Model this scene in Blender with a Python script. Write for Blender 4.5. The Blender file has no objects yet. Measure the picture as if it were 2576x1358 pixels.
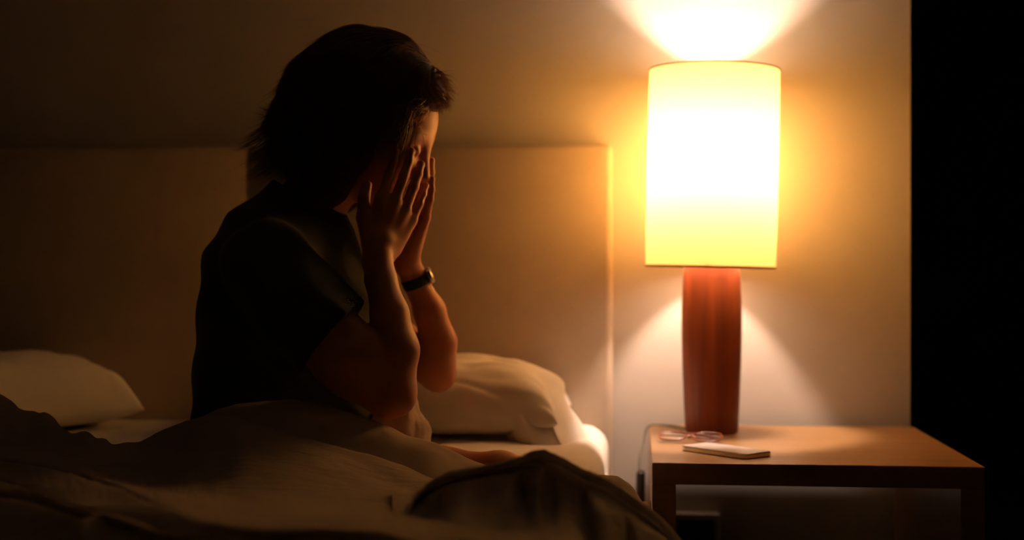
import bpy, bmesh, math, random
import numpy as np
from mathutils import Vector, Matrix, noise
from mathutils.bvhtree import BVHTree

random.seed(7); np.random.seed(7)
SC = bpy.context.scene
COL = SC.collection

# ------------------------------------------------------------------ camera
F = 3300.0                      # focal length in pixels of the 2576 wide frame
TH = math.atan(312.0 / F)       # yaw to the left of the wall normal
H = 0.82
CT, ST = math.cos(TH), math.sin(TH)

def P(px, py, Y):
    """world point on the sight line of a pixel at distance Y from the camera along the wall normal"""
    u = (px - 1288.0) / F; v = -(py - 679.0) / F
    t = Y / (u * ST + CT)
    return Vector((t * (u * CT - ST), Y, H + t * v))

def PX(px, Y, z):
    p = P(px, 679, Y); return Vector((p.x, Y, z))

cam = bpy.data.cameras.new('camera'); cam_o = bpy.data.objects.new('camera', cam); COL.objects.link(cam_o)
cam_o.location = (0, 0, H); cam_o.rotation_euler = (math.pi / 2, 0, TH)
cam.sensor_width = 36.0; cam.lens = 36.0 * F / 2576.0
cam.clip_start = 0.05; cam.clip_end = 50
cam.dof.use_dof = True; cam.dof.focus_distance = 1.98; cam.dof.aperture_fstop = 1.9
SC.camera = cam_o

# ------------------------------------------------------------------ tagging and mesh helpers
def tag(o, label=None, cat=None, group=None, kind=None):
    if label: o['label'] = label
    if cat: o['category'] = cat
    if group: o['group'] = group
    if kind: o['kind'] = kind
    return o

def empty(name, loc, label, cat, group=None):
    o = bpy.data.objects.new(name, None); COL.objects.link(o); o.location = loc
    o.empty_display_size = 0.05
    return tag(o, label, cat, group)

def link(name, me, mat, parent=None, smooth=True):
    o = bpy.data.objects.new(name, me); COL.objects.link(o)
    if mat: me.materials.append(mat)
    if smooth:
        me.polygons.foreach_set('use_smooth', [True] * len(me.polygons))
    if parent:
        o.parent = parent
        o.matrix_parent_inverse = Matrix.Translation(-parent.location) if parent.rotation_euler.z == 0 else parent.matrix_world.inverted()
    return o

def mesh(name, verts, faces, mat, parent=None, smooth=True):
    me = bpy.data.meshes.new(name)
    me.from_pydata([tuple(v) for v in verts], [], [tuple(f) for f in faces]); me.update()
    return link(name, me, mat, parent, smooth)

def npmesh(name, V, Q, mat, parent=None):
    me = bpy.data.meshes.new(name)
    me.vertices.add(len(V)); me.vertices.foreach_set('co', V.astype(np.float32).ravel())
    n = Q.shape[1]
    me.loops.add(Q.size); me.loops.foreach_set('vertex_index', Q.astype(np.int32).ravel())
    me.polygons.add(len(Q)); me.polygons.foreach_set('loop_start', np.arange(len(Q), dtype=np.int32) * n)
    me.update(calc_edges=True); me.validate()
    return link(name, me, mat, parent)

def add_box(bm, lo, hi, bevel=0.0, seg=2):
    lo = Vector(lo); hi = Vector(hi)
    r = bmesh.ops.create_cube(bm, size=1.0)
    vs = r['verts']
    for v in vs:
        v.co = Vector((lo[i] + (v.co[i] + 0.5) * (hi[i] - lo[i]) for i in range(3)))
    if bevel > 0:
        es = list({e for v in vs for e in v.link_edges})
        bmesh.ops.bevel(bm, geom=es, offset=bevel, segments=seg, affect='EDGES', profile=0.5)

def bobj(name, bm, mat, parent=None, smooth=False):
    me = bpy.data.meshes.new(name); bm.normal_update(); bm.to_mesh(me); bm.free()
    return link(name, me, mat, parent, smooth)

def box(name, lo, hi, mat, parent=None, bevel=0.0, seg=2, smooth=False):
    bm = bmesh.new(); add_box(bm, lo, hi, bevel, seg)
    return bobj(name, bm, mat, parent, smooth)

def lathe(name, prof, mat, parent=None, n=64, loc=(0, 0, 0), tilt=0.0, piv=(0, 0, 0)):
    V = []; Fs = []
    for (r, z) in prof:
        for k in range(n):
            a = 2 * math.pi * k / n
            V.append(Vector((loc[0] + r * math.cos(a), loc[1] + r * math.sin(a), loc[2] + z)))
    m = len(prof)
    for i in range(m - 1):
        for k in range(n):
            k2 = (k + 1) % n
            Fs.append((i * n + k, i * n + k2, (i + 1) * n + k2, (i + 1) * n + k))
    if tilt:
        R = Matrix.Rotation(tilt, 4, 'Y'); pv = Vector(piv)
        V = [R @ (v - pv) + pv for v in V]
    return mesh(name, V, Fs, mat, parent)

def tube_geo(pts, rad, n=8, closed=False, V=None, Fs=None):
    """swept tube along points; rad a number or list"""
    if V is None: V = []; Fs = []
    base = len(V); m = len(pts)
    pts = [Vector(p) for p in pts]
    up = Vector((0.13, 0.2, 1)).normalized()
    for i in range(m):
        if closed: d = pts[(i + 1) % m] - pts[i - 1]
        else: d = pts[min(i + 1, m - 1)] - pts[max(i - 1, 0)]
        d.normalize()
        a = d.cross(up)
        if a.length < 1e-3: a = d.cross(Vector((1, 0, 0)))
        a.normalize(); b = d.cross(a)
        r = rad[i] if isinstance(rad, (list, tuple)) else rad
        for k in range(n):
            t = 2 * math.pi * k / n
            V.append(pts[i] + a * (r * math.cos(t)) + b * (r * math.sin(t)))
    for i in range(m if closed else m - 1):
        i2 = (i + 1) % m
        for k in range(n):
            k2 = (k + 1) % n
            Fs.append((base + i * n + k, base + i * n + k2, base + i2 * n + k2, base + i2 * n + k))
    if not closed:
        Fs.append(tuple(base + k for k in range(n))[::-1]); Fs.append(tuple(base + (m - 1) * n + k for k in range(n)))
    return V, Fs

def spline(pts, per=8):
    pts = [Vector(p) for p in pts]; out = []
    for i in range(len(pts) - 1):
        p0 = pts[max(i - 1, 0)]; p1 = pts[i]; p2 = pts[i + 1]; p3 = pts[min(i + 2, len(pts) - 1)]
        for k in range(per):
            t = k / per
            out.append(0.5 * ((2 * p1) + (p2 - p0) * t + (2 * p0 - 5 * p1 + 4 * p2 - p3) * t * t + (3 * p1 - p0 - 3 * p2 + p3) * t ** 3))
    out.append(pts[-1]); return out

# ------------------------------------------------------------------ materials
def mat_base(name, col, rough=0.8, spec=0.3):
    m = bpy.data.materials.new(name); m.use_nodes = True
    nt = m.node_tree; b = nt.nodes['Principled BSDF']
    b.inputs['Base Color'].default_value = (*col, 1); b.inputs['Roughness'].default_value = rough
    b.inputs['Specular IOR Level'].default_value = spec
    return m, nt, b

def N(nt, kind, **kw):
    n = nt.nodes.new(kind)
    for k, v in kw.items():
        if k in n.inputs: n.inputs[k].default_value = v
        else: setattr(n, k, v)
    return n

def coords(nt, scale=(1, 1, 1), rot=(0, 0, 0)):
    tc = nt.nodes.new('ShaderNodeTexCoord'); mp = nt.nodes.new('ShaderNodeMapping')
    mp.inputs['Scale'].default_value = scale; mp.inputs['Rotation'].default_value = rot
    nt.links.new(tc.outputs['Object'], mp.inputs['Vector']); return mp.outputs['Vector']

def noise_col(nt, b, vec, c1, c2, scale, detail=4, lo=0.35, hi=0.65):
    n = N(nt, 'ShaderNodeTexNoise', Scale=scale, Detail=detail)
    nt.links.new(vec, n.inputs['Vector'])
    r = nt.nodes.new('ShaderNodeValToRGB')
    r.color_ramp.elements[0].position = lo; r.color_ramp.elements[0].color = (*c1, 1)
    r.color_ramp.elements[1].position = hi; r.color_ramp.elements[1].color = (*c2, 1)
    nt.links.new(n.outputs['Fac'], r.inputs['Fac']); nt.links.new(r.outputs['Color'], b.inputs['Base Color'])
    return n

def bump(nt, b, height, strength, dist, prev=None):
    bp = N(nt, 'ShaderNodeBump', Strength=strength, Distance=dist)
    nt.links.new(height, bp.inputs['Height'])
    if prev: nt.links.new(prev.outputs['Normal'], bp.inputs['Normal'])
    nt.links.new(bp.outputs['Normal'], b.inputs['Normal']); return bp

def m_plaster(name, c1, c2):
    m, nt, b = mat_base(name, c1, 0.75, 0.2)
    v = coords(nt); noise_col(nt, b, v, c1, c2, 1.6)
    n = N(nt, 'ShaderNodeTexNoise', Scale=140.0, Detail=4); nt.links.new(v, n.inputs['Vector'])
    bump(nt, b, n.outputs['Fac'], 0.12, 0.001); return m

def m_fabric(name, c1, c2, weave=900.0, crinkle=0.0, cr_scale=(20, 60, 20), transl=0.0, sheen=0.0, rough=0.9, cdist=0.004):
    m, nt, b = mat_base(name, c1, rough, 0.15)
    v = coords(nt); noise_col(nt, b, v, c1, c2, 9)
    w1 = N(nt, 'ShaderNodeTexWave', Scale=weave / 6.28, Distortion=0.6); w1.bands_direction = 'X'
    w2 = N(nt, 'ShaderNodeTexWave', Scale=weave / 6.28, Distortion=0.6); w2.bands_direction = 'Z'
    nt.links.new(v, w1.inputs['Vector']); nt.links.new(v, w2.inputs['Vector'])
    mx = N(nt, 'ShaderNodeMath', operation='ADD'); nt.links.new(w1.outputs['Fac'], mx.inputs[0]); nt.links.new(w2.outputs['Fac'], mx.inputs[1])
    bp = bump(nt, b, mx.outputs[0], 0.15, 0.0006)
    if crinkle > 0:
        v2 = coords(nt, cr_scale)
        n = N(nt, 'ShaderNodeTexNoise', Scale=1.0, Detail=5, Roughness=0.62, Distortion=0.5); nt.links.new(v2, n.inputs['Vector'])
        bump(nt, b, n.outputs['Fac'], crinkle, cdist, bp)
    if sheen > 0:
        b.inputs['Sheen Weight'].default_value = sheen; b.inputs['Sheen Roughness'].default_value = 0.4
        b.inputs['Sheen Tint'].default_value = (1, 0.95, 0.88, 1)
    if transl > 0:
        t = N(nt, 'ShaderNodeBsdfTranslucent'); t.inputs['Color'].default_value = (*[min(1, c * 1.0) for c in c1], 1)
        mix = N(nt, 'ShaderNodeMixShader', Fac=transl)
        nt.links.new(b.outputs[0], mix.inputs[1]); nt.links.new(t.outputs[0], mix.inputs[2])
        nt.links.new(mix.outputs[0], nt.nodes['Material Output'].inputs['Surface'])
    return m

def m_wood(name, c1, c2, rough=0.4, spec=0.4, axis='X', ring=8.0, coat=0.0):
    m, nt, b = mat_base(name, c1, rough, spec)
    sc = (1.2, 14, 14) if axis == 'X' else (14, 14, 1.0)
    v = coords(nt, sc)
    n = noise_col(nt, b, v, c1, c2, ring / 2, 6, 0.3, 0.7)
    n.inputs['Distortion'].default_value = 0.6
    n2 = N(nt, 'ShaderNodeTexNoise', Scale=30.0, Detail=3); nt.links.new(v, n2.inputs['Vector'])
    bump(nt, b, n2.outputs['Fac'], 0.08, 0.0006)
    b.inputs['Coat Weight'].default_value = coat; b.inputs['Coat Roughness'].default_value = 0.18
    return m

M = {}
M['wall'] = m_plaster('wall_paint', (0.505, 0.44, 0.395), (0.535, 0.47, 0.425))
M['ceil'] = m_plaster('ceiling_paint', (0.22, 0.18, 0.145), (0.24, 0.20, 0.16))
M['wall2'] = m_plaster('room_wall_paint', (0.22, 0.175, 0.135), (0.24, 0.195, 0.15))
M['hall'] = m_plaster('hall_darkness', (0.006, 0.005, 0.004), (0.008, 0.007, 0.006))  # near-black colour stands in for the darkness of the unlit hall
M['carpet'] = m_fabric('carpet', (0.07, 0.05, 0.035), (0.10, 0.07, 0.05), 300)
M['headboard'] = m_fabric('headboard_fabric', (0.43, 0.33, 0.255), (0.46, 0.36, 0.275), 700)
M['sheet'] = m_fabric('white_sheet', (0.84, 0.77, 0.71), (0.87, 0.80, 0.74), 1400, 0.35, (6, 18, 9), transl=0.06, cdist=0.006)
M['pillow'] = m_fabric('pillow_cotton', (0.87, 0.80, 0.73), (0.90, 0.83, 0.76), 1400, 0.3, (9, 12, 9), transl=0.06, cdist=0.006)
M['duvet'] = m_fabric('crinkled_gauze', (0.45, 0.345, 0.26), (0.51, 0.395, 0.30), 1000, 0.9, (16, 70, 50), transl=0.26, sheen=0.35, cdist=0.005)
M['topsheet'] = m_fabric('top_sheet_cotton', (0.47, 0.35, 0.27), (0.51, 0.39, 0.30), 1300, 0.3, (8, 20, 20), transl=0.22, sheen=0.2, cdist=0.004)
M['bedbase'] = m_fabric('bed_base_fabric', (0.10, 0.07, 0.05), (0.13, 0.09, 0.06), 500)
M['table'] = m_wood('table_veneer', (0.30, 0.155, 0.06), (0.38, 0.21, 0.09), 0.38, 0.35, 'X', 8, 0.12)
M['lampwood'] = m_wood('lamp_wood', (0.15, 0.026, 0.005), (0.26, 0.05, 0.009), 0.45, 0.3, 'Z', 6, 0.0)
M['tshirt'] = m_fabric('tshirt_jersey', (0.030, 0.030, 0.020), (0.038, 0.038, 0.026), 1200, 0.2, (14, 14, 14), sheen=0.08, cdist=0.004)
M['plastic'] = mat_base('white_plastic', (0.72, 0.68, 0.60), 0.4, 0.4)[0]
M['darkplastic'] = mat_base('dark_plastic', (0.02, 0.016, 0.012), 0.35, 0.4)[0]
M['greyplastic'] = mat_base('grey_cord', (0.22, 0.19, 0.16), 0.5, 0.4)[0]
M['frame'] = mat_base('spectacle_frame', (0.30, 0.05, 0.02), 0.3, 0.5)[0]
M['strap'] = mat_base('watch_strap', (0.018, 0.026, 0.02), 0.6, 0.3)[0]
M['phoneback'] = mat_base('phone_back', (0.62, 0.52, 0.50), 0.3, 0.5)[0]
mm, nt, b = mat_base('brushed_metal', (0.80, 0.74, 0.66), 0.25, 0.5); b.inputs['Metallic'].default_value = 0.9; M['metal'] = mm
mm, nt, b = mat_base('watch_metal', (0.4, 0.38, 0.33), 0.3, 0.5); b.inputs['Metallic'].default_value = 1.0; M['watchmetal'] = mm
mm, nt, b = mat_base('lens_glass', (1, 1, 1), 0.02, 0.5); b.inputs['Transmission Weight'].default_value = 1.0; b.inputs['IOR'].default_value = 1.45; M['lens'] = mm
mm, nt, b = mat_base('skin', (0.52, 0.25, 0.14), 0.5, 0.35)
b.inputs['Subsurface Weight'].default_value = 0.12; b.inputs['Subsurface Radius'].default_value = (0.012, 0.004, 0.002); b.inputs['Subsurface Scale'].default_value = 1.0
v = coords(nt); noise_col(nt, b, v, (0.42, 0.155, 0.07), (0.48, 0.195, 0.095), 22)
n = N(nt, 'ShaderNodeTexNoise', Scale=320.0, Detail=3); nt.links.new(v, n.inputs['Vector']); bump(nt, b, n.outputs['Fac'], 0.12, 0.0008)
M['skin'] = mm
mm, nt, b = mat_base('hair_brown', (0.24, 0.12, 0.05), 0.38, 0.5)
v = coords(nt, (60, 60, 60)); noise_col(nt, b, v, (0.09, 0.042, 0.016), (0.24, 0.125, 0.05), 1.2)
M['hair'] = mm
tl_ = N(nt, 'ShaderNodeBsdfTranslucent'); tl_.inputs['Color'].default_value = (0.5, 0.27, 0.11, 1); mxh = N(nt, 'ShaderNodeMixShader', Fac=0.42)
nt.links.new(b.outputs[0], mxh.inputs[1]); nt.links.new(tl_.outputs[0], mxh.inputs[2]); nt.links.new(mxh.outputs[0], nt.nodes['Material Output'].inputs['Surface'])
mm, nt, b = mat_base('hair_under', (0.03, 0.014, 0.006), 0.6, 0.2); M['hairunder'] = mm

# lamp shade: cream fabric that lets the bulb's light through
mm = bpy.data.materials.new('shade_fabric'); mm.use_nodes = True; nt = mm.node_tree; nt.nodes.clear()
out = nt.nodes.new('ShaderNodeOutputMaterial'); tr = N(nt, 'ShaderNodeBsdfTranslucent'); df = N(nt, 'ShaderNodeBsdfDiffuse'); mx = N(nt, 'ShaderNodeMixShader', Fac=0.6)
tr.inputs['Color'].default_value = (0.50, 0.305, 0.09, 1); df.inputs['Color'].default_value = (0.80, 0.72, 0.58, 1)
v = coords(nt, (1, 1, 0.25)); nz = N(nt, 'ShaderNodeTexNoise', Scale=260.0, Detail=3); nt.links.new(v, nz.inputs['Vector'])
bp = N(nt, 'ShaderNodeBump', Strength=0.3, Distance=0.001); nt.links.new(nz.outputs['Fac'], bp.inputs['Height'])
nt.links.new(bp.outputs[0], df.inputs['Normal']); nt.links.new(tr.outputs[0], mx.inputs[1]); nt.links.new(df.outputs[0], mx.inputs[2])
nt.links.new(mx.outputs[0], out.inputs['Surface']); M['shade'] = mm
M['trim'] = mat_base('shade_trim', (0.45, 0.28, 0.10), 0.7, 0.2)[0]
BULB = 1010.0
mm = bpy.data.materials.new('glowing_bulb'); mm.use_nodes = True; nt = mm.node_tree; nt.nodes.clear()
out = nt.nodes.new('ShaderNodeOutputMaterial'); em = N(nt, 'ShaderNodeEmission', Strength=BULB); em.inputs['Color'].default_value = (1.0, 0.74, 0.56, 1)
nt.links.new(em.outputs[0], out.inputs['Surface']); M['bulb'] = mm

# ------------------------------------------------------------------ room
YW = 2.74
XWE = 0.557
def struct(o, label=None): o['kind'] = 'structure'; 
def st(name, lo, hi, mat):
    o = box(name, lo, hi, mat); o['kind'] = 'structure'; return o
st('floor', (-3.2, -1.2, -0.1), (3.0, 5.0, 0.0), M['carpet'])
st('wall_back', (-3.2, YW, 0.0), (XWE, YW + 0.12, 2.6), M['wall'])
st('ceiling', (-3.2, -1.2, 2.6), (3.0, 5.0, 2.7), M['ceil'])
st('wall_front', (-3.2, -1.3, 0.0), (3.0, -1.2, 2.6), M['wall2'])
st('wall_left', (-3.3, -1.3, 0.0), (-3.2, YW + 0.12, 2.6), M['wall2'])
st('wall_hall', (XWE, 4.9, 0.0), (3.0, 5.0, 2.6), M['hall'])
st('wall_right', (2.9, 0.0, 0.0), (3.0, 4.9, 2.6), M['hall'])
st('baseboard_back', (-3.2, YW - 0.012, 0.0), (XWE, YW, 0.09), M['plastic'])

# ------------------------------------------------------------------ bedside table
ZT = 0.5035
TX0, TX1, TY0, TY1 = 0.0263, 0.5587, 2.17, 2.712
tb = empty('bedside_table', ((TX0 + TX1) / 2, (TY0 + TY1) / 2, 0), 'low light-brown wooden table with slab sides under the glowing lamp', 'table')
TT = 0.036
box('table_top', (TX0, TY0, ZT - TT), (TX1, TY1, ZT), M['table'], tb, 0.0015)
box('side_panel', (TX0, TY0, 0), (TX0 + 0.039, TY1, ZT - TT), M['table'], tb, 0.001)
box('side_panel', (TX1 - 0.038, TY0, 0), (TX1, TY1, ZT - TT), M['table'], tb, 0.001)

# ------------------------------------------------------------------ lamp
LY = 2.585
lc = PX(1790, LY, 0); LX = lc.x
lamp = empty('table_lamp', (LX, LY, ZT), 'lit lamp with cream drum shade and dark reddish wooden column base', 'lamp')
ppm = F / LY
def rpx(w): return w / 2 / ppm
prof = [(0.0, 0), (rpx(124), 0), (rpx(130), 0.003), (rpx(138), 0.06), (rpx(145), 0.13), (rpx(149), 0.19), (rpx(148), 0.24), (rpx(144), 0.29), (rpx(137), 0.332), (rpx(133), 0.346), (rpx(124), 0.352), (0.012, 0.353), (0.0, 0.353)]
lathe('lamp_base', prof, M['lampwood'], lamp, 64, (LX, LY, ZT))
SR = 0.1255
Z0, Z1 = 0.826, 1.208
tl = math.radians(1.2)
pv = (LX, LY, 0.95)
# four-per-centimetre faceted drum, slightly wider at its middle
sp = []
for i in range(13):
    t = i / 12; sp.append((SR + 0.0012 * math.sin(math.pi * t), Z0 + (Z1 - Z0) * t))
shade = lathe('lamp_shade', sp, M['shade'], lamp, 96, (LX, LY, 0), tl, pv)
def ring(name, r, z, rad, parent, mat):
    V, Fs = [], []
    R = Matrix.Rotation(tl, 4, 'Y'); p0 = Vector(pv)
    pts = [R @ (Vector((LX + r * math.cos(a), LY + r * math.sin(a), z)) - p0) + p0 for a in [2 * math.pi * k / 96 for k in range(96)]]
    V, Fs = tube_geo(pts, rad, 6, True); return mesh(name, V, Fs, mat, parent)
ring('shade_rim', SR, Z1, 0.0018, shade, M['trim'])
ring('shade_rim', SR, Z0, 0.0024, shade, M['trim'])
# bulb, socket and the three shade spokes
BZ = 1.032
lathe('bulb', [(0.0, 0.042), (0.012, 0.040), (0.022, 0.032), (0.028, 0.018), (0.029, 0.004), (0.026, -0.010), (0.019, -0.026), (0.014, -0.036), (0.0, -0.036)][::-1], M['bulb'], lamp, 24, (LX, LY, BZ))
lathe('bulb_socket', [(0.0, 0.0), (0.016, 0.0), (0.016, BZ - 0.038 - ZT - 0.352), (0.0, BZ - 0.038 - ZT - 0.352)], M['darkplastic'], lamp, 20, (LX, LY, ZT + 0.352))
V, Fs = [], []
for a in (0.4, 2.49, 4.59):
    tube_geo([(LX + 0.015 * math.cos(a), LY + 0.015 * math.sin(a), 0.90), (LX + SR * math.cos(a), LY + SR * math.sin(a), Z0 + 0.006)], 0.0012, 6, False, V, Fs)
mesh('shade_spokes', V, Fs, M['metal'], lamp)
# cord falling over the left end of the table with its inline switch
cp = spline([(LX - 0.05, LY + 0.02, ZT + 0.004), (LX - 0.07, 2.64, ZT + 0.004), (TX0 + 0.03, 2.66, ZT + 0.004), (TX0 - 0.001, 2.655, ZT + 0.003), (TX0 - 0.012, 2.64, ZT - 0.03), (TX0 - 0.020, 2.60, 0.44), (TX0 - 0.018, 2.56, 0.36), (TX0 - 0.014, 2.52, 0.22), (TX0 - 0.02, 2.56, 0.10), (TX0 - 0.02, 2.7, 0.06)], 8)
V, Fs = tube_geo(cp, 0.0028, 8); cord = mesh('lamp_cord', V, Fs, M['greyplastic'], lamp)
bm = bmesh.new(); add_box(bm, (TX0 - 0.026, 2.552, 0.365), (TX0 - 0.009, 2.588, 0.428), 0.005, 3)
sw = bobj('cord_switch', bm, M['darkplastic'], cord, True); sw['label'] = 'dark inline switch'

# ------------------------------------------------------------------ phone
c0 = Vector((0.076, 2.318)); c1 = Vector((0.187, 2.207))
dv = (c1 - c0).normalized(); nv = Vector((-dv.y, dv.x))
L_, W_ = 0.150, 0.072
def rrect(l, w, r, n=6):
    pts = []
    for cx, cy, a0 in ((l - r, r, -90), (l - r, w - r, 0), (r, w - r, 90), (r, r, 180)):
        for k in range(n + 1):
            a = math.radians(a0 + 90 * k / n); pts.append((cx + r * math.cos(a), cy + r * math.sin(a)))
    return pts
def slab(name, l, w, r, z0, z1, mat, parent, inset=0.0, ox=0, oy=0, bev=0.0015):
    layers = [(z0, bev), (z0 + bev, 0), (z1 - bev, 0), (z1, bev)]
    V = []; n = None
    for z, ins in layers:
        pts = rrect(l - 2 * ins, w - 2 * ins, max(r - ins, 0.001)); n = len(pts)
        for a, c in pts:
            q = c0 + dv * (a + ins + ox) + nv * (c + ins + oy); V.append((q.x, q.y, z))
    Fs = [tuple(range(n))[::-1], tuple(3 * n + k for k in range(n))]
    for i in range(3):
        for k in range(n): Fs.append((i * n + k, i * n + (k + 1) % n, (i + 1) * n + (k + 1) % n, (i + 1) * n + k))
    return mesh(name, V, Fs, mat, parent, False)
pc = c0 + dv * L_ / 2 + nv * W_ / 2
ph = empty('smartphone', (pc.x, pc.y, ZT), 'silver-edged smartphone lying flat near the front edge of the table', 'phone')
slab('phone_body', L_, W_, 0.012, ZT + 0.0002, ZT + 0.0085, M['metal'], ph)
slab('phone_back', L_ - 0.005, W_ - 0.005, 0.010, ZT + 0.0083, ZT + 0.0093, M['phoneback'], ph, ox=0.0025, oy=0.0025, bev=0.0003)

# ------------------------------------------------------------------ spectacles
gx, gy = PX(1694, 2.42, 0).x, 2.435
gl = empty('spectacles', (gx + 0.05, gy, ZT), 'thin reddish-brown framed spectacles lying against the foot of the lamp', 'glasses')
def lensloop(cx, cy, ang, a=0.0255, bb=0.021, z=ZT + 0.006, tiltz=0.25):
    pts = []
    for k in range(28):
        t = 2 * math.pi * k / 28
        x = a * math.copysign(abs(math.cos(t)) ** 0.8, math.cos(t)); y = bb * math.copysign(abs(math.sin(t)) ** 0.8, math.sin(t))
        pts.append(Vector((cx + x * math.cos(ang) - y * math.sin(ang), cy + x * math.sin(ang) + y * math.cos(ang), z + (y + bb) * tiltz)))
    return pts
V, Fs = [], []
ang = -0.22
l1 = lensloop(gx, gy, ang); l2x, l2y = gx + 0.064 * math.cos(ang), gy + 0.064 * math.sin(ang); l2 = lensloop(l2x, l2y, ang)
tube_geo(l1, 0.0017, 6, True, V, Fs); tube_geo(l2, 0.0017, 6, True, V, Fs)
tube_geo(spline([l1[0], (l1[0] + l2[14]) / 2 + Vector((0, 0.004, 0.002)), l2[14]], 6), 0.0015, 6, False, V, Fs)
mesh('spectacle_front', V, Fs, M['frame'], gl)
for lp in (l1, l2):
    mesh('spectacle_lens', [p for p in lp] + [p + Vector((0, 0, 0.0008)) for p in lp], [tuple(range(28))[::-1], tuple(range(28, 56))] + [(k, (k + 1) % 28, 28 + (k + 1) % 28, 28 + k) for k in range(28)], M['lens'], gl, False)
for s, lp, k0 in ((1, l1, 14), (-1, l2, 0)):
    p = lp[k0]; q = p + Vector((0.105 * s * math.cos(ang + 0.06 * s), 0.105 * s * math.sin(ang) + (0.012 if s > 0 else 0.006), 0.003))
    if s > 0: q = p + Vector((0.10, -0.030, -0.003))
    else: q = p + Vector((-0.09, 0.034, 0.004)); 
    V, Fs = tube_geo(spline([p, (p + q) / 2 + Vector((0, 0.0, 0.002)), q], 6), 0.0014, 6); mesh('spectacle_temple', V, Fs, M['frame'], gl)

# ------------------------------------------------------------------ wall socket below the table
a = P(1690, 1290, YW - 0.03); bq = P(1812, 1290, YW - 0.03)
so = empty('wall_socket', ((a.x + bq.x) / 2, YW, a.z - 0.04), 'pale surface-mounted socket box on the wall beneath the bedside table', 'socket')
box('socket_box', (a.x, YW - 0.034, a.z - 0.085), (bq.x, YW - 0.0005, a.z), M['plastic'], so, 0.004)
box('socket_face', (a.x + 0.012, YW - 0.038, a.z - 0.073), (bq.x - 0.012, YW - 0.033, a.z - 0.012), M['darkplastic'], so, 0.002)

# ------------------------------------------------------------------ bed
ZM = 0.510
BX0, BX1 = -1.70, -0.055
YHB = 2.68
bed = empty('bed', ((BX0 + BX1) / 2, 1.7, 0), 'double bed with padded beige headboard and white fitted sheet', 'bed')
# headboard: three padded panels side by side, one mesh of one look with its seams
xs = [BX0 - 0.05, P(622, 500, YHB).x, -0.048]
bm = bmesh.new()
for i in range(len(xs) - 1):
    add_box(bm, (xs[i], YHB, 0.18), (xs[i + 1], YW - 0.001, 1.078))
seam = [e for e in bm.edges if all(abs(v.co.x - xs[1]) < 1e-4 for v in e.verts)]
rest = [e for e in bm.edges if e not in set(seam) and all(v.co.y < YHB + 0.01 for v in e.verts) or (e not in set(seam) and all(v.co.z > 1.0 for v in e.verts))  or (e not in set(seam) and all(v.co.x > -0.1 for v in e.verts))]
bmesh.ops.bevel(bm, geom=rest, offset=0.014, segments=5, affect='EDGES', profile=0.5)
seam = [e for e in bm.edges if all(abs(v.co.x - xs[1]) < 1e-4 and v.co.y < YHB + 0.016 for v in e.verts)]
bmesh.ops.bevel(bm, geom=seam, offset=0.0022, segments=2, affect='EDGES', profile=0.5)
bobj('headboard', bm, M['headboard'], bed, True)
box('bed_base', (BX0 + 0.01, 0.62, 0.06), (BX1 - 0.012, YHB - 0.002, 0.26), M['bedbase'], bed, 0.01)
for (x, y) in ((BX0 + 0.08, 0.7), (BX1 - 0.09, 0.7), (BX0 + 0.08, 2.6), (BX1 - 0.09, 2.6)):
    box('leg', (x - 0.025, y - 0.025, 0), (x + 0.025, y + 0.025, 0.062), M['lampwood'], bed, 0.003)
# mattress under a fitted sheet: rounded box with gentle ripples
bm = bmesh.new(); add_box(bm, (BX0, 0.60, 0.26), (BX1, YHB - 0.003, ZM), 0.045, 5)
bmesh.ops.subdivide_edges(bm, edges=[e for e in bm.edges if e.calc_length() > 0.3], cuts=60, use_grid_fill=True)
for v in bm.verts:
    if v.co.z > 0.45:
        q = v.co
        v.co.z += 0.004 * noise.noise(Vector((q.x * 9, q.y * 22, 0))) + 0.003 * noise.noise(Vector((q.x * 30 + 5, q.y * 9, 3)))
bobj('mattress', bm, M['sheet'], bed, True)

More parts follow.
